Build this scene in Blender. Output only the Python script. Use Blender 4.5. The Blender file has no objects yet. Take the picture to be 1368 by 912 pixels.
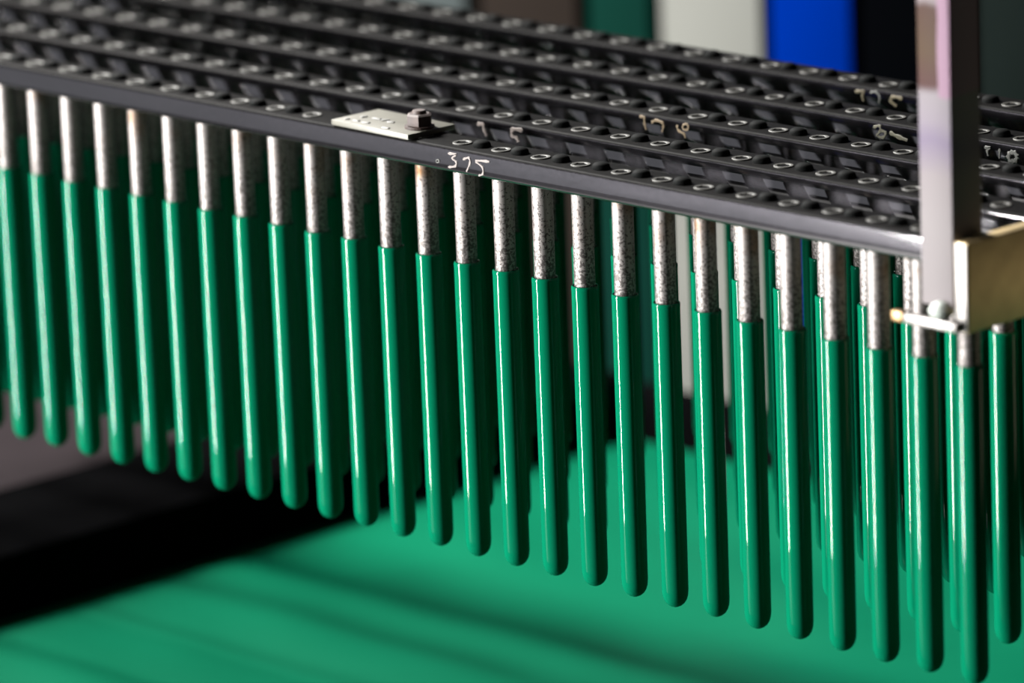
import bpy, math, random
from mathutils import Matrix, Vector

# ------------------------------------------------------------------ units
# everything is laid out in rod pitches (1 pitch = 25 mm); the rack's top face is 1.1 m above the floor
U = 0.025
Z0 = 1.1
S = 2.0489                      # distance between rails, in pitches
C = bpy.context.scene.collection
random.seed(7)

def W(x, y, z):
    return Vector((x * U, y * U, z * U + Z0))

# ------------------------------------------------------------------ camera
cam_d = bpy.data.cameras.new('camera')
cam = bpy.data.objects.new('camera', cam_d)
C.objects.link(cam)
az, pitch, roll = -0.806081, 0.252364, -0.038774
fw = Vector((math.sin(az) * math.cos(pitch), math.cos(az) * math.cos(pitch), -math.sin(pitch)))
rt = Vector((math.cos(az), -math.sin(az), 0))
up = rt.cross(fw)
R_ = rt * math.cos(roll) + up * math.sin(roll)
U_ = -rt * math.sin(roll) + up * math.cos(roll)
m = Matrix((R_, U_, -fw)).transposed().to_4x4()
m.translation = W(84.352331, -67.419564, 21.603875)
cam.matrix_world = m
cam_d.sensor_width = 36
cam_d.lens = 7475.117 / 1368 * 36
cam_d.clip_start = 0.05
cam_d.clip_end = 50
cam_d.dof.use_dof = True
cam_d.dof.focus_distance = 99.2 * U
cam_d.dof.aperture_fstop = 5.8
cam_d.dof.aperture_blades = 0
bpy.context.scene.camera = cam

# ------------------------------------------------------------------ world, lights, exposure
sc = bpy.context.scene
world = bpy.data.worlds.new('world')
sc.world = world
world.use_nodes = True
bg = world.node_tree.nodes['Background']
bg.inputs[0].default_value = (0.85, 0.9, 1.0, 1)
bg.inputs[1].default_value = 0.005

def area(name, loc, target, sx, sy, radiance, color=(1, 1, 1)):
    d = bpy.data.lights.new(name, 'AREA')
    d.shape = 'RECTANGLE'
    d.size, d.size_y = sx * U, sy * U
    d.energy = radiance * math.pi * sx * sy * U * U
    d.color = color
    o = bpy.data.objects.new(name, d)
    C.objects.link(o)
    o.location = W(*loc)
    dirv = W(*target) - W(*loc)
    o.rotation_euler = dirv.to_track_quat('-Z', 'Y').to_euler()
    return o

# daylight through a tall narrow door gap in front of the rack, and the dimmer bay to the left of it
area('door_light', (-53.5, -100, 12.3), (12, 0, 12.3), 10, 112.4, 350, (1.0, 0.985, 0.97))
area('bay_light', (-90, -92, -22), (12, 0, -22), 58, 42, 0.43, (0.9, 0.9, 1.0))
# long roof light over the left end: throws the rails' shadows on the liquid
area('roof_light', (-30, 4, 40), (10, 5, -13), 9, 16, 440, (1.0, 0.98, 0.95))
# weak warm fill added at back right to brighten the end plate
area('side_fill', (56, 33, -12), (25, 4, -1), 20, 16, 2.0, (1.0, 0.86, 0.62))

sc.view_settings.view_transform = 'Standard'
sc.view_settings.look = 'None'
sc.view_settings.exposure = 0.0
sc.view_settings.gamma = 1.0
sc.view_settings.use_curve_mapping = False
sc.cycles.max_bounces = 8

# ------------------------------------------------------------------ materials
def mat(name):
    mt = bpy.data.materials.new(name)
    mt.use_nodes = True
    nt = mt.node_tree
    return mt, nt, nt.nodes['Principled BSDF']

ALB = 0.2      # the lamps are strong, the paints and metals correspondingly dark
def simple(name, col, rough=0.5, metal=0.0, noise=0.0, scale=40, alb=None, **kw):
    col = tuple(c * (ALB if alb is None else alb) for c in col)
    mt, nt, b = mat(name)
    b.inputs['Base Color'].default_value = (*col, 1)
    b.inputs['Roughness'].default_value = rough
    b.inputs['Metallic'].default_value = metal
    for k, v in kw.items():
        b.inputs[k.replace('_', ' ')].default_value = v
    if noise:
        tc = nt.nodes.new('ShaderNodeTexCoord')
        n = nt.nodes.new('ShaderNodeTexNoise')
        n.inputs['Scale'].default_value = scale
        n.inputs['Detail'].default_value = 6
        nt.links.new(tc.outputs['Object'], n.inputs['Vector'])
        r = nt.nodes.new('ShaderNodeValToRGB')
        r.color_ramp.elements[0].position = 0.3
        r.color_ramp.elements[1].position = 0.7
        r.color_ramp.elements[0].color = (*[c * (1 - noise) for c in col], 1)
        r.color_ramp.elements[1].color = (*[min(1, c * (1 + noise)) for c in col], 1)
        nt.links.new(n.outputs['Fac'], r.inputs['Fac'])
        nt.links.new(r.outputs['Color'], b.inputs['Base Color'])
    return mt

GREEN = (0.0006, 0.071, 0.0345)
M_coat = simple('green_vinyl', GREEN, 0.5, 0, alb=1, **{'Coat_Weight': 0.28, 'Coat_Roughness': 0.01, 'Coat_IOR': 1.5, 'Specular_IOR_Level': 0.0})

def rod_metal():
    mt, nt, b = mat('bare_rod_steel')
    N, L = nt.nodes, nt.links
    tc = N.new('ShaderNodeTexCoord')
    oi = N.new('ShaderNodeObjectInfo')
    add = N.new('ShaderNodeVectorMath'); add.operation = 'ADD'
    mul = N.new('ShaderNodeVectorMath'); mul.operation = 'SCALE'
    cmb = N.new('ShaderNodeCombineXYZ')
    for i in range(3):
        L.new(oi.outputs['Random'], cmb.inputs[i])
    L.new(cmb.outputs[0], mul.inputs[0]); mul.inputs['Scale'].default_value = 3.7
    L.new(tc.outputs['Object'], add.inputs[0]); L.new(mul.outputs[0], add.inputs[1])
    # fine dark speckle, denser towards the coating line
    n1 = N.new('ShaderNodeTexNoise'); n1.inputs['Scale'].default_value = 900; n1.inputs['Detail'].default_value = 3
    L.new(add.outputs[0], n1.inputs['Vector'])
    sep = N.new('ShaderNodeSeparateXYZ'); L.new(tc.outputs['Object'], sep.inputs[0])
    mr = N.new('ShaderNodeMapRange')
    mr.inputs['From Min'].default_value = -2.2 * U; mr.inputs['From Max'].default_value = -0.9 * U
    mr.inputs['To Min'].default_value = 0.535; mr.inputs['To Max'].default_value = 0.41
    L.new(sep.outputs['Z'], mr.inputs['Value'])
    lt = N.new('ShaderNodeMath'); lt.operation = 'LESS_THAN'
    L.new(n1.outputs['Fac'], lt.inputs[0]); L.new(mr.outputs[0], lt.inputs[1])
    # rust patches nearer the rail
    n2 = N.new('ShaderNodeTexNoise'); n2.inputs['Scale'].default_value = 55; n2.inputs['Detail'].default_value = 5
    L.new(add.outputs[0], n2.inputs['Vector'])
    rr = N.new('ShaderNodeValToRGB')
    rr.color_ramp.elements[0].position = 0.52; rr.color_ramp.elements[1].position = 0.72
    L.new(n2.outputs['Fac'], rr.inputs['Fac'])
    mr2 = N.new('ShaderNodeMapRange')
    mr2.inputs['From Min'].default_value = -1.7 * U; mr2.inputs['From Max'].default_value = -0.6 * U
    L.new(sep.outputs['Z'], mr2.inputs['Value'])
    mm = N.new('ShaderNodeMath'); mm.operation = 'MULTIPLY'
    L.new(rr.outputs['Color'], mm.inputs[0]); L.new(mr2.outputs[0], mm.inputs[1])
    mix1 = N.new('ShaderNodeMixRGB')
    mix1.inputs[1].default_value = (0.185, 0.172, 0.165, 1); mix1.inputs[2].default_value = (0.10, 0.056, 0.028, 1)
    L.new(mm.outputs[0], mix1.inputs[0])
    mix2 = N.new('ShaderNodeMixRGB'); mix2.inputs[2].default_value = (0.022, 0.019, 0.017, 1)
    sc_ = N.new('ShaderNodeMath'); sc_.operation = 'MULTIPLY'; sc_.inputs[1].default_value = 0.75
    L.new(lt.outputs[0], sc_.inputs[0])
    L.new(sc_.outputs[0], mix2.inputs[0]); L.new(mix1.outputs[0], mix2.inputs[1])
    L.new(mix2.outputs[0], b.inputs['Base Color'])
    b.inputs['Metallic'].default_value = 1.0
    b.inputs['Roughness'].default_value = 0.58
    return mt
M_rod = rod_metal()

def rail_steel():
    mt, nt, b = mat('oxide_blue_steel')
    N, L = nt.nodes, nt.links
    tc = N.new('ShaderNodeTexCoord')
    mp = N.new('ShaderNodeMapping'); mp.inputs['Scale'].default_value = (18, 160, 160)
    L.new(tc.outputs['Object'], mp.inputs[0])
    n = N.new('ShaderNodeTexNoise'); n.inputs['Scale'].default_value = 1.0; n.inputs['Detail'].default_value = 8
    n.inputs['Roughness'].default_value = 0.65
    L.new(mp.outputs[0], n.inputs['Vector'])
    n3 = N.new('ShaderNodeTexNoise'); n3.inputs['Scale'].default_value = 700; n3.inputs['Detail'].default_value = 2
    L.new(tc.outputs['Object'], n3.inputs['Vector'])
    mixf = N.new('ShaderNodeMath'); mixf.operation = 'MULTIPLY_ADD'
    mixf.inputs[1].default_value = 0.6
    L.new(n.outputs['Fac'], mixf.inputs[0])
    hf = N.new('ShaderNodeMath'); hf.operation = 'MULTIPLY'; hf.inputs[1].default_value = 0.4
    L.new(n3.outputs['Fac'], hf.inputs[0]); L.new(hf.outputs[0], mixf.inputs[2])
    r = N.new('ShaderNodeValToRGB')
    r.color_ramp.elements[0].position = 0.36; r.color_ramp.elements[0].color = (0.0016, 0.0015, 0.0018, 1)
    r.color_ramp.elements[1].position = 0.64; r.color_ramp.elements[1].color = (0.0042, 0.0039, 0.0046, 1)
    L.new(mixf.outputs[0], r.inputs['Fac'])
    L.new(r.outputs['Color'], b.inputs['Base Color'])
    b.inputs['Metallic'].default_value = 1.0
    b.inputs['Roughness'].default_value = 0.27
    b.inputs['Coat Weight'].default_value = 1.0
    b.inputs['Coat Roughness'].default_value = 0.04
    b.inputs['Coat IOR'].default_value = 2.3
    return mt
M_rail = rail_steel()
M_top = simple('rough_black_scale', (0.0105, 0.0096, 0.009), 0.62, 0.0, 0.8, 420, **{'Specular_IOR_Level': 0.03})
M_plug_socket_shade = simple('dark_green_rubber_and_socket_shade', (0.006, 0.0075, 0.007), 0.75, 0, 0.3, 300, **{'Specular_IOR_Level': 0.05})
M_screw = simple('zinc_screw', (0.11, 0.105, 0.083), 0.6, 0.1, 0.2, 300)
M_plate = simple('cream_plate', (0.36, 0.345, 0.27), 0.5, 0.0, 0.12, 90)
M_emboss = simple('pale_raised_mark', (0.78, 0.77, 0.72), 0.45)
M_rust = simple('rusty_steel', (0.125, 0.062, 0.044), 0.65, 0.0, 0.35, 220)
M_chalk = [simple('paint_mark_pink', (0.56, 0.47, 0.43), 0.7, 0, 0.15, 500),
           simple('paint_mark_rose', (0.46, 0.36, 0.31), 0.7, 0, 0.15, 500),
           simple('paint_mark_tan', (0.50, 0.34, 0.16), 0.7, 0, 0.15, 500),
           simple('paint_mark_olive', (0.20, 0.185, 0.09), 0.7, 0, 0.15, 500),
           simple('paint_mark_ochre', (0.29, 0.225, 0.085), 0.7, 0, 0.15, 500),
           simple('paint_mark_grey', (0.20, 0.205, 0.175), 0.7, 0, 0.15, 500)]
M_olive = simple('olive_end_plate', (0.40, 0.31, 0.17), 0.5, 1.0, 0.15, 60, alb=1.15)
M_weld = simple('weld_metal', (0.62, 0.68, 0.62), 0.5, 0.0, 0.15, 200, alb=0.4)
M_brass = simple('heat_tinted_steel', (0.80, 0.50, 0.24), 0.4, 0.9, 0.1, 100)
M_bracket = simple('bright_bracket_steel', (0.78, 0.74, 0.70), 0.4, 0.9, 0.1, 100)

def post_steel():
    mt, nt, b = mat('heat_stained_post_steel')
    N, L = nt.nodes, nt.links
    tc = N.new('ShaderNodeTexCoord')
    sep = N.new('ShaderNodeSeparateXYZ'); L.new(tc.outputs['Object'], sep.inputs[0])
    n = N.new('ShaderNodeTexNoise'); n.inputs['Scale'].default_value = 30; n.inputs['Detail'].default_value = 3
    L.new(tc.outputs['Object'], n.inputs['Vector'])
    # bands up the post: bare steel, lilac tint, bare, rust-brown, bare
    zz = N.new('ShaderNodeMath'); zz.operation = 'MULTIPLY_ADD'; zz.inputs[1].default_value = 0.016
    L.new(n.outputs['Fac'], zz.inputs[0]); L.new(sep.outputs['Z'], zz.inputs[2])
    mr = N.new('ShaderNodeMapRange')
    mr.inputs['From Min'].default_value = -1.1 * U + 0.008; mr.inputs['From Max'].default_value = 5.3 * U + 0.008
    L.new(zz.outputs[0], mr.inputs['Value'])
    r = N.new('ShaderNodeValToRGB')
    e = r.color_ramp.elements
    e[0].position = 0.0; e[0].color = (0.62, 0.56, 0.57, 1)
    e[1].position = 1.0; e[1].color = (0.60, 0.55, 0.56, 1)
    for p, c in ((0.22, (0.66, 0.60, 0.61)), (0.34, (0.62, 0.55, 0.57)), (0.42, (0.45, 0.37, 0.52)), (0.47, (0.56, 0.49, 0.57)), (0.56, (0.58, 0.52, 0.56)),
                 (0.585, (0.17, 0.075, 0.07)), (0.68, (0.17, 0.10, 0.055)), (0.78, (0.15, 0.075, 0.055)), (0.80, (0.50, 0.42, 0.44))):
        q = e.new(p); q.color = (*c, 1)
    L.new(mr.outputs[0], r.inputs['Fac'])
    # a pink, cleaner strip along the right edge of the front face
    nx = N.new('ShaderNodeMath'); nx.operation = 'MULTIPLY_ADD'; nx.inputs[1].default_value = 0.004
    L.new(n.outputs['Fac'], nx.inputs[0]); L.new(sep.outputs['X'], nx.inputs[2])
    gx = N.new('ShaderNodeMath'); gx.operation = 'GREATER_THAN'; gx.inputs[1].default_value = 0.10 * U + 0.002
    L.new(nx.outputs[0], gx.inputs[0])
    gz = N.new('ShaderNodeMath'); gz.operation = 'GREATER_THAN'; gz.inputs[1].default_value = 2.45 * U + 0.008
    L.new(zz.outputs[0], gz.inputs[0])
    ml = N.new('ShaderNodeMath'); ml.operation = 'MULTIPLY'
    L.new(gx.outputs[0], ml.inputs[0]); L.new(gz.outputs[0], ml.inputs[1])
    mx = N.new('ShaderNodeMixRGB'); mx.inputs[2].default_value = (0.72, 0.46, 0.62, 1)
    L.new(ml.outputs[0], mx.inputs[0]); L.new(r.outputs['Color'], mx.inputs[1])
    dk = N.new('ShaderNodeMixRGB'); dk.blend_type = 'MULTIPLY'; dk.inputs[0].default_value = 1.0; dk.inputs[2].default_value = (0.19, 0.19, 0.19, 1)
    L.new(mx.outputs[0], dk.inputs[1])
    L.new(dk.outputs[0], b.inputs['Base Color'])
    b.inputs['Roughness'].default_value = 0.6
    b.inputs['Specular IOR Level'].default_value = 0.1
    return mt
M_post = post_steel()
M_tank = simple('black_tank_steel', (0.006, 0.006, 0.0065), 0.8, 0.0, 0.3, 30, **{'Specular_IOR_Level': 0.0})
M_flange = simple('grey_flange_steel', (0.045, 0.033, 0.037), 0.7, 0.0, 0.15, 25, **{'Specular_IOR_Level': 0.05})
M_liquid = simple('liquid_green_vinyl', GREEN, 0.45, 0, 0.0, alb=1, **{'Specular_IOR_Level': 0.04})
M_floor = simple('grey_concrete', (0.16, 0.155, 0.15), 0.8, 0, 0.2, 8)
M_wall = simple('dark_grey_paint', (0.045, 0.04, 0.036), 0.8, 0, 0.15, 3, **{'Specular_IOR_Level': 0.0})
M_ceil = simple('grey_ceiling_paint', (0.10, 0.10, 0.10), 0.9, 0, 0.1, 3, **{'Specular_IOR_Level': 0.0})
M_pale = simple('pale_grey_paint', (0.32, 0.325, 0.295), 0.6, 0, 0.05, 6, **{'Specular_IOR_Level': 0.0})
M_blue = simple('blue_paint', (0.0, 0.024, 0.28), 0.5, 0, 0.05, 6, **{'Specular_IOR_Level': 0.0})
M_black = simple('black_paint', (0.0015, 0.0018, 0.0024), 0.6, 0, 0.1, 6, **{'Specular_IOR_Level': 0.0})
M_teal = simple('dark_teal_paint', (0.005, 0.036, 0.026), 0.6, 0, 0.1, 6, **{'Specular_IOR_Level': 0.0})
M_dkgreen = simple('dark_green_grey_paint', (0.015, 0.022, 0.020), 0.6, 0, 0.1, 6, **{'Specular_IOR_Level': 0.0})
M_slate = simple('pale_slate_paint', (0.10, 0.12, 0.12), 0.6, 0, 0.1, 6, **{'Specular_IOR_Level': 0.0})
M_taupe = simple('taupe_paint', (0.031, 0.024, 0.020), 0.7, 0, 0.1, 6, **{'Specular_IOR_Level': 0.0})
M_trim = simple('dark_handle', (0.03, 0.03, 0.03), 0.4)

# ------------------------------------------------------------------ helpers
def mesh(name, verts, faces, mt, smooth=False):
    me = bpy.data.meshes.new(name)
    me.from_pydata([(v[0] * U, v[1] * U, v[2] * U) for v in verts], [], faces)
    me.materials.append(mt)
    if smooth:
        me.polygons.foreach_set('use_smooth', [True] * len(me.polygons))
        me.set_sharp_from_angle(angle=math.radians(40))
    me.update()
    return me

def obj(name, me, parent=None, loc=(0, 0, 0)):
    o = bpy.data.objects.new(name, me)
    C.objects.link(o)
    if parent is None:
        o.location = W(*loc)
    else:
        o.parent = parent
        o.location = Vector(loc) * U
    return o

def thing(name, label, cat, loc, group=None):
    o = bpy.data.objects.new(name, None)
    o.empty_display_size = 0.02
    C.objects.link(o)
    o.location = W(*loc)
    o['label'] = label; o['category'] = cat
    if group: o['group'] = group
    return o

def box_geo(x0, x1, y0, y1, z0, z1, c=0.0):
    """box with small chamfers c on all edges"""
    if c <= 0:
        v = [(x, y, z) for x in (x0, x1) for y in (y0, y1) for z in (z0, z1)]
        f = [(0, 1, 3, 2), (4, 6, 7, 5), (0, 4, 5, 1), (2, 3, 7, 6), (0, 2, 6, 4), (1, 5, 7, 3)]
        return v, f
    import bmesh
    bm = bmesh.new()
    bmesh.ops.create_cube(bm, size=1)
    for v in bm.verts:
        v.co = Vector(((x0 + x1) / 2 + v.co.x * (x1 - x0), (y0 + y1) / 2 + v.co.y * (y1 - y0), (z0 + z1) / 2 + v.co.z * (z1 - z0)))
    bmesh.ops.bevel(bm, geom=list(bm.edges), offset=c, segments=2, affect='EDGES', profile=0.5)
    bm.verts.index_update()
    v = [tuple(p.co) for p in bm.verts]
    f = [tuple(p.index for p in q.verts) for q in bm.faces]
    bm.free()
    return v, f

def box(name, mt, x0, x1, y0, y1, z0, z1, c=0.0, parent=None, loc=(0, 0, 0)):
    v, f = box_geo(x0, x1, y0, y1, z0, z1, c)
    return obj(name, mesh(name, v, f, mt, c > 0), parent, loc)

def lathe(profile, n=32):
    """profile: list of (radius, z); radius 0 collapses to a pole"""
    v, f, rings = [], [], []
    for r, z in profile:
        if r <= 1e-6:
            v.append((0, 0, z)); rings.append([len(v) - 1])
        else:
            s = len(v)
            v += [(r * math.cos(2 * math.pi * i / n), r * math.sin(2 * math.pi * i / n), z) for i in range(n)]
            rings.append(list(range(s, s + n)))
    for a, b in zip(rings[:-1], rings[1:]):
        for i in range(n):
            j = (i + 1) % n
            if len(a) == 1: f.append((a[0], b[j], b[i]))
            elif len(b) == 1: f.append((a[i], a[j], b[0]))
            else: f.append((a[i], a[j], b[j], b[i]))
    return v, f

# ------------------------------------------------------------------ setting
def struct(o):
    o['kind'] = 'structure'
    return o
FZ = -Z0 / U
struct(box('floor', M_floor, -90, 110, -100, 40, FZ - 4, FZ))
struct(box('wall_back', M_wall, -90, 110, 37, 41, FZ, 60))
struct(box('ceiling', M_ceil, -90, 110, -100, 41, 60, 64))
struct(box('baseboard_back', M_black, -90, 110, 36.3, 37, FZ, FZ + 4))

def cabinet(name, label, cat, mt, x0, x1, top, y0=30.0, y1=36.2, doors=1):
    cx = (x0 + x1) / 2
    t = thing(name, label, cat, (cx, y0, FZ))
    hx = (x1 - x0) / 2
    box('body', mt, -hx, hx, 0.25, y1 - y0, 0, top - FZ, 0.15, t)
    dw = 2 * hx / doors
    for i in range(doors):
        d = box('door', mt, -dw / 2 + 0.12, dw / 2 - 0.12, -0.15, 0.25, 3, top - FZ - 0.6, 0.1, t, (-hx + dw * (i + 0.5), 0, 0))
        box('handle', M_trim, dw / 2 - 0.9, dw / 2 - 0.5, -0.6, -0.15, 18, 24, 0.1, d)
    return t

cabinet('slate_cabinet', 'pale slate cabinet far behind the rack, leftmost and blurred at the top edge', 'cabinet', M_slate, -21.6, -18.2, 24)
cabinet('taupe_cabinet', 'brown grey cabinet behind the rack, left of the dark teal cabinet', 'cabinet', M_taupe, -17.9, -14.1, 22)
cabinet('teal_cabinet', 'dark teal cabinet behind the rack, left of the pale grey cabinet', 'cabinet', M_teal, -13.95, -11.55, 24)
cabinet('pale_cabinet', 'tall pale grey cabinet behind the rack, left of the bright blue one', 'cabinet', M_pale, -11.4, -7.75, 26)
cabinet('blue_cabinet', 'tall bright blue cabinet blurred behind the rack', 'cabinet', M_blue, -7.68, -4.8, 26)
cabinet('black_cabinet', 'tall black cabinet behind the rack, between the blue one and the upright post', 'cabinet', M_black, -4.7, -1.1, 26)
cabinet('green_grey_cabinet', 'dark green grey cabinet at far right, behind the upright post', 'cabinet', M_dkgreen, -1.0, 5.5, 26, doors=2)
cabinet('low_black_cabinet', 'wide low black cabinet against the back wall, left of the slate cabinet', 'cabinet', M_black, -44, -22.2, 10, doors=3)

# ------------------------------------------------------------------ dip tank and its liquid
LZ = -13.0
TX0, TX1, TY0, TY1 = -4.3, 44.0, -9.5, 20.9
tank = thing('dip_tank', 'open black steel dip tank full of green liquid under the rack', 'tank', (0, 0, FZ))
def tpart(name, mt, x0, x1, y0, y1, z0, z1, c=0.05):
    return box(name, mt, x0, x1, y0, y1, z0 - FZ, z1 - FZ, c, tank)
tpart('left_wall', M_tank, TX0 - 3.95, TX0, TY0 - 0.4, TY1 + 0.4, FZ, -11.6)
tpart('right_wall', M_tank, TX1, TX1 + 0.4, TY0 - 0.4, TY1 + 0.4, FZ, -11.7)
tpart('back_wall', M_tank, TX0, TX1, TY1, TY1 + 0.4, FZ, -11.7)
tpart('front_wall', M_tank, TX0, TX1, TY0 - 0.4, TY0, FZ, -11.9)
tpart('bottom', M_tank, TX0, TX1, TY0, TY1, -22, -21.5)
tpart('drip_flange', M_flange, TX0 - 11, TX0 - 3.95, TY0 - 0.4, TY1 + 0.4, -12.0, -11.58, 0.02)

def liquid():
    nx, ny = 150, 110
    v, f = [], []
    for j in range(ny + 1):
        for i in range(nx + 1):
            x = TX0 + 0.02 + (TX1 - TX0 - 0.04) * i / nx
            y = TY0 + 0.02 + (TY1 - TY0 - 0.04) * j / ny
            q = y - 0.12 * x
            z = 0.05 * math.sin(q * 1.05 + 0.6 * math.sin(x * 0.35) + 0.4)
            z += 0.028 * math.sin(0.9 * x + 0.7 * y) * math.sin(0.55 * y - 0.35 * x + 1)
            z += 0.018 * math.sin(2.1 * y + 0.5 * x + math.sin(x * 0.8))
            e = min(1, (x - TX0) / 2, (TX1 - x) / 2, (y - TY0) / 2, (TY1 - y) / 2)
            v.append((x, y, z * max(e, 0)))
    for j in range(ny):
        for i in range(nx):
            a = j * (nx + 1) + i
            f.append((a, a + 1, a + nx + 2, a + nx + 1))
    o = obj('liquid_vinyl', mesh('liquid_vinyl', v, f, M_liquid, True), None, (0, 0, LZ))
    o['label'] = 'glossy rippled green liquid filling the black tank below the rods'
    o['category'] = 'liquid'
    return o
liquid()

# ------------------------------------------------------------------ shared meshes
BH = 0.462            # rail height
YF, YB = -0.375, 0.50  # rail front and back
coat_prof = [(0.0, -7.721), (0.05, -7.716), (0.11, -7.69), (0.165, -7.645), (0.205, -7.58), (0.228, -7.5), (0.236, -7.4),
             (0.239, -6.0), (0.241, -4.0), (0.242, -2.28), (0.246, -2.215), (0.242, -2.185), (0.228, -2.168), (0.205, -2.172), (0.188, -2.2)]
v, f = lathe(coat_prof, 40)
ME_coat = mesh('vinyl_coating', v, f, M_coat, True)
v, f = lathe([(0.0, -7.5), (0.17, -7.45), (0.187, -7.3), (0.19, -2.2), (0.19, -0.40), (0.0, -0.40)], 32)
ME_rod = mesh('mandrel', v, f, M_rod, True)

def screw_geo():
    n = 24
    v, f = [], []
    def ring(r, z, hexa=False):
        s = len(v)
        for i in range(n):
            a = 2 * math.pi * i / n
            rr = r
            if hexa:
                b = (a + math.pi / 6) % (math.pi / 3) - math.pi / 6
                rr = r / math.cos(b)
            v.append((rr * math.cos(a), rr * math.sin(a), z))
        return s
    rs = [ring(0.18, -0.02), ring(0.18, 0.015), ring(0.172, 0.022), ring(0.128, 0.022), ring(0.106, 0.010, True), ring(0.10, -0.20, True)]
    for a, b in zip(rs[:-1], rs[1:]):
        for i in range(n):
            j = (i + 1) % n
            f.append((a + i, a + j, b + j, b + i))
    f.append(tuple(rs[-1] + i for i in range(n)))
    return v, f
v, f = screw_geo()
pv, pf = lathe([(0.165, -0.02), (0.165, 0.035), (0.15, 0.075), (0.11, 0.105), (0.05, 0.118), (0.0, 0.12)], 20)
ME_plug = mesh('dark_plug', pv, pf, M_plug_socket_shade, True)
ME_screw = mesh('socket_screw', v, f, M_screw, True)
ME_screw.materials.append(M_plug_socket_shade)          # dark plug colour on the inner faces stands in for socket shade
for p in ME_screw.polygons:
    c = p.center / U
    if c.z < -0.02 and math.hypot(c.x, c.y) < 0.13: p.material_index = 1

def rail_geo(x0, x1):
    """flat bar swept along x, its four long edges rounded"""
    v, f = [], []
    r = 0.06
    yf, yb = YF + r, YB - r
    def V(*p):
        v.append(p); return len(v) - 1
    def arc(cy, cz, a0, a1, m=4):
        return [(cy + r * math.cos(a0 + (a1 - a0) * i / m), cz + r * math.sin(a0 + (a1 - a0) * i / m)) for i in range(m + 1)]
    pi = math.pi
    loop = arc(yf, -r, pi / 2, pi) + arc(yf, -BH + r, pi, 1.5 * pi) + arc(yb, -BH + r, 1.5 * pi, 2 * pi) + arc(yb, -r, 0, pi / 2)
    A = [V(x0, y, z) for y, z in loop]; B = [V(x1, y, z) for y, z in loop]
    n = len(loop)
    for i in range(n):
        j = (i + 1) % n
        f.append((A[i], A[j], B[j], B[i]))
    f.append(tuple(A[::-1])); f.append(tuple(B))
    return v, f

def stroke_geo(pts, w, y, th=0.012):
    """hand painted stroke: a raised ribbon along a polyline in the rail's front face"""
    # smooth the polyline
    P = [Vector((p[0], p[1])) for p in pts]
    Q = []
    for i in range(len(P) - 1):
        p0 = P[max(i - 1, 0)]; p1 = P[i]; p2 = P[i + 1]; p3 = P[min(i + 2, len(P) - 1)]
        for s in range(4):
            t = s / 4
            Q.append(0.5 * ((2 * p1) + (p2 - p0) * t + (2 * p0 - 5 * p1 + 4 * p2 - p3) * t * t + (3 * p1 - p0 - 3 * p2 + p3) * t ** 3))
    Q.append(P[-1])
    v, f = [], []
    m = len(Q)
    for i, q in enumerate(Q):
        d = (Q[min(i + 1, m - 1)] - Q[max(i - 1, 0)]).normalized()
        nrm = Vector((-d.y, d.x))
        ww = w * (0.75 + 0.25 * math.sin(i * 1.7)) * (0.6 if i in (0, m - 1) else 1)
        for s, yy in ((-1, y), (-0.7, y - th), (0.7, y - th), (1, y)):
            p = q + nrm * ww * 0.5 * s
            v.append((p.x, yy, p.y))
    for i in range(m - 1):
        for s in range(3):
            a = i * 4 + s
            f.append((a, a + 4, a + 5, a + 1))
    f.append((0, 1, 2, 3)); f.append(tuple((m - 1) * 4 + s for s in (3, 2, 1, 0)))
    return v, f

MARKS = [
 (0, 0, .05, [(13.02, -.12), (13.22, -.11), (13.12, -.19), (13.22, -.25), (13.19, -.33), (13.01, -.37)]),
 (0, 0, .05, [(13.4, -.18), (13.54, -.13), (13.58, -.21), (13.48, -.39)]),
 (0, 0, .05, [(14.08, -.13), (13.73, -.16), (13.89, -.25), (13.9, -.37), (13.79, -.42)]),
 (0, 5, .025, [(12.78, -.29), (12.77, -.31), (12.74, -.32), (12.71, -.32), (12.7, -.3), (12.71, -.28), (12.74, -.27), (12.77, -.27), (12.78, -.29)]),
 (1, 1, .08, [(11.65, -.13), (11.78, -.11), (11.82, -.21), (11.88, -.32)]),
 (1, 1, .08, [(12.84, -.09), (12.58, -.1), (12.55, -.22), (12.67, -.25), (12.71, -.32)]),
 (2, 2, .06, [(13.81, -.07), (13.92, -.07), (13.93, -.19), (13.97, -.3)]),
 (2, 2, .06, [(14.12, -.15), (14.21, -.09), (14.38, -.11), (14.41, -.18), (14.37, -.29)]),
 (2, 2, .06, [(14.76, -.1), (14.79, -.2), (14.93, -.25), (14.96, -.32)]),
 (2, 2, .05, [(15.05, -.1), (15.03, -.15), (14.98, -.17), (14.92, -.16), (14.9, -.12), (14.93, -.08), (14.98, -.06), (15.03, -.07), (15.05, -.1)]),
 (3, 3, .06, [(17.71, -.14), (17.85, -.09), (17.88, -.17), (17.78, -.28)]),
 (3, 3, .06, [(17.88, -.17), (18.0, -.19), (17.95, -.29), (17.82, -.29)]),
 (3, 3, .08, [(18.1, -.18), (18.29, -.23), (18.53, -.27)]),
 (4, 4, .06, [(15.4, -.12), (15.61, -.09), (15.58, -.17), (15.61, -.27)]),
 (4, 5, .05, [(15.78, -.1), (15.91, -.06), (16.01, -.13), (16.0, -.26)]),
 (4, 4, .07, [(16.58, -.11), (16.36, -.1), (16.28, -.18), (16.43, -.27)]),
 (3, 5, .06, [(20.36, -.16), (20.48, -.14), (20.42, -.21), (20.44, -.3)]),
 (3, 5, .06, [(20.71, -.13), (20.7, -.31)]),
 (3, 5, .09, [(21.11, -.22), (21.08, -.29), (21.01, -.32), (20.94, -.31), (20.91, -.25), (20.94, -.19), (21.01, -.16), (21.08, -.17), (21.11, -.22)]),
]

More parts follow.
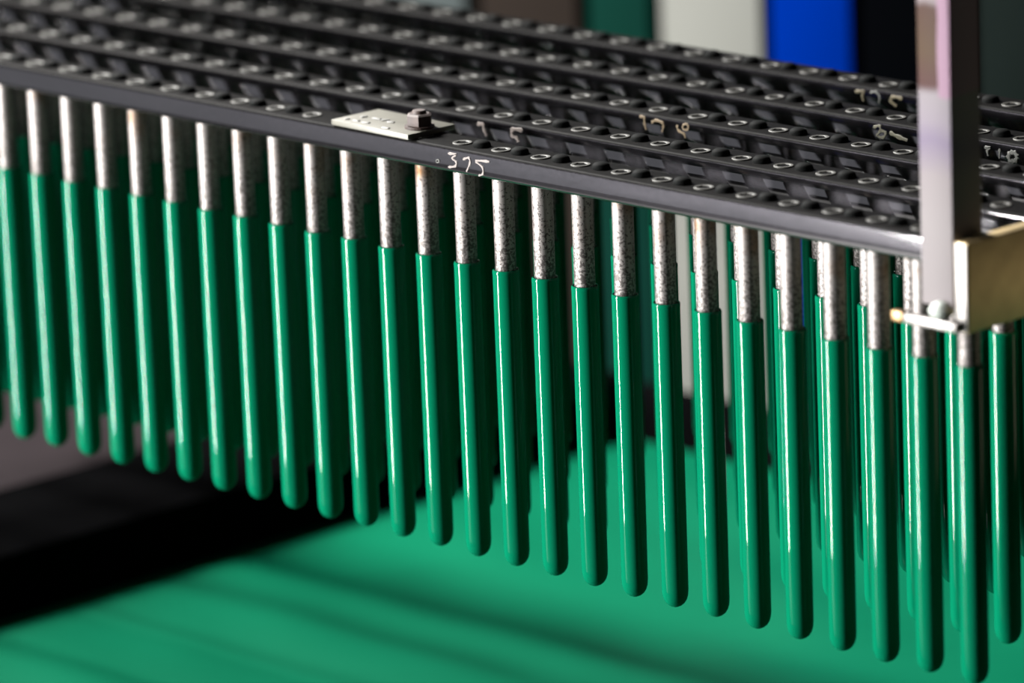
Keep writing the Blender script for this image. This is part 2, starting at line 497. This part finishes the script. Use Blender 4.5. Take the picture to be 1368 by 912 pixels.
LABELS = ['front dark steel rail with hand painted 315 and cream nameplate, carrying green dipped rods',
          'second dark steel rail from the front, two pinkish brush marks on its face',
          'middle dark steel rail with tan painted numerals on its face',
          'fourth dark steel rail from the front, olive numerals on its face',
          'rearmost dark steel rail of the rack, ochre numerals near the upright post']
RX0 = -13.0
OFF = [0.0, -0.038, -0.071, -0.07, -0.1]
rails = []
for r in range(5):
    root = thing('dipping_rail', LABELS[r], 'rail', (0, r * S, 0), 'parallel rails hung with green dipped rods')
    rails.append(root)
    xe = 24.48 if r == 0 else 25.22
    v, f = rail_geo(RX0, xe)
    me = mesh('bar', v, f, M_rail, True)
    me.materials.append(M_top)
    for p in me.polygons:
        if p.normal.z > 0.25 or p.normal.z < -0.96: p.material_index = 1
    obj('bar', me, root)
    k0 = (-5, -7, -8, -9, -10)[r]
    last = 24
    for k in range(k0, last + 1):
        dz = random.uniform(-0.012, 0.012)
        o = obj('mandrel', ME_rod, root, (k + OFF[r], 0, 0))
        o.rotation_euler.z = random.uniform(0, 6.28)
        c = obj('vinyl_coating', ME_coat, o, (0, 0, dz))
        if r == 0 and k in (10, 11): continue          # under the nameplate
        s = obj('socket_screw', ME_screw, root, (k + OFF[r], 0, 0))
        s.rotation_euler.z = random.uniform(0, 6.28)
        if not (r == 0 and k in (9, 12)) and k < 24:
            g = obj('dark_plug', ME_plug, root, (k + 0.47 + OFF[r] + random.uniform(-0.02, 0.02), 0.02, 0))
            g.rotation_euler.z = random.uniform(0, 6.28)
    for mr_, ci, w, pts in MARKS:
        if mr_ == r:
            v, f = stroke_geo(pts, w * 1.25, YF)
            obj('painted_numeral', mesh('painted_numeral', v, f, M_chalk[ci], True), root)

# cream nameplate bolted on the front rail
v, f = box_geo(-1.06, 1.06, -0.55, 0.60, 0.0, 0.10, 0.012)
npl = obj('nameplate', mesh('nameplate', v, f, M_plate, True), rails[0], (11.02, 0.13, 0.012))
npl.rotation_euler.z = math.radians(-2.0)
npl['label'] = 'cream metal nameplate with pale worn raised marks'
for (x, y, l, a) in ((-0.82, -0.37, .10, 1.0), (-0.58, -0.36, .14, .2), (-0.30, -0.37, .16, .3), (-0.72, -0.05, .13, 1.2), (-0.40, -0.02, .20, .2), (-0.18, 0.0, .16, .9), (0.02, -0.05, .15, .3), (0.33, -0.44, .16, .2)):
    v, f = box_geo(-l / 2, l / 2, -0.035, 0.035, 0, 0.025, 0.01)
    q = obj('raised_mark', mesh('raised_mark', v, f, M_emboss, True), npl, (x, y, 0.098))
    q.rotation_euler.z = a

def nut_geo():
    v, f = lathe([(0.275, 0), (0.275, 0.045), (0.17, 0.045)], 28)
    def add(g):
        b = len(v)
        v.extend(g[0]); f.extend([tuple(i + b for i in q) for q in g[1]])
    hexa = lathe([(0.23, 0.035), (0.245, 0.06), (0.245, 0.235), (0.2, 0.265), (0.12, 0.265)], 6)
    add(hexa)
    return v, f
v, f = nut_geo()
me = mesh('bolt_nut', v, f, M_rust, False)
nt_ = obj('bolt_nut', me, npl, (0.76, 0.0, 0.10))
nt_.rotation_euler.z = 0.25
nt_['label'] = 'rusty brown hex nut'
v, f = lathe([(0.13, 0.0), (0.13, 0.30), (0.11, 0.325), (0.0, 0.33)], 20)
st = obj('bolt_stud', mesh('bolt_stud', v, f, M_rust, True), npl, (0.76, 0.0, 0.10))

# ------------------------------------------------------------------ hanging frame at the right end
fr = thing('hanging_frame', 'heat stained steel post and olive end plate holding the rails at right', 'frame', (24.85, -0.22, 0))
box('upright_post', M_post, -0.35, 0.35, -0.38, 0.37, -1.08, 60, 0.03, fr)
ep = box('end_plate', M_olive, 0.39, 0.69, -0.40, 5 * S + 0.2, -1.45, 0.08, 0.04, fr)
box('bright_edge', M_bracket, 0.41, 0.67, -0.412, -0.36, -1.43, 0.06, 0.02, ep)
ep['label'] = 'olive brown steel end plate'
# corner rod hangs from the foot of the post
v, f = lathe([(0.0, -7.5), (0.17, -7.45), (0.187, -7.3), (0.19, -2.2), (0.19, -1.06), (0.0, -1.06)], 32)
cr = obj('mandrel', mesh('corner_mandrel', v, f, M_rod, True), fr, (0.15, 0.22, 0))
obj('vinyl_coating', ME_coat, cr)
# small bright bracket welded across the foot of the post
bk = box('bracket', M_bracket, -0.62, 0.55, -0.56, -0.40, -1.43, -1.26, 0.03, fr)
bt = box('bracket_tip', M_brass, -0.90, -0.62, -0.56, -0.40, -1.43, -1.24, 0.03, bk)
bt['label'] = 'orange heat tinted bracket end'
v, f = lathe([(0.0, -0.15), (0.12, -0.13), (0.2, -0.06), (0.22, 0.02), (0.17, 0.11), (0.08, 0.16), (0.0, 0.17)], 20)
wb = obj('weld_blob', mesh('weld_blob', v, f, M_weld, True), fr, (0.10, -0.40, -1.14))
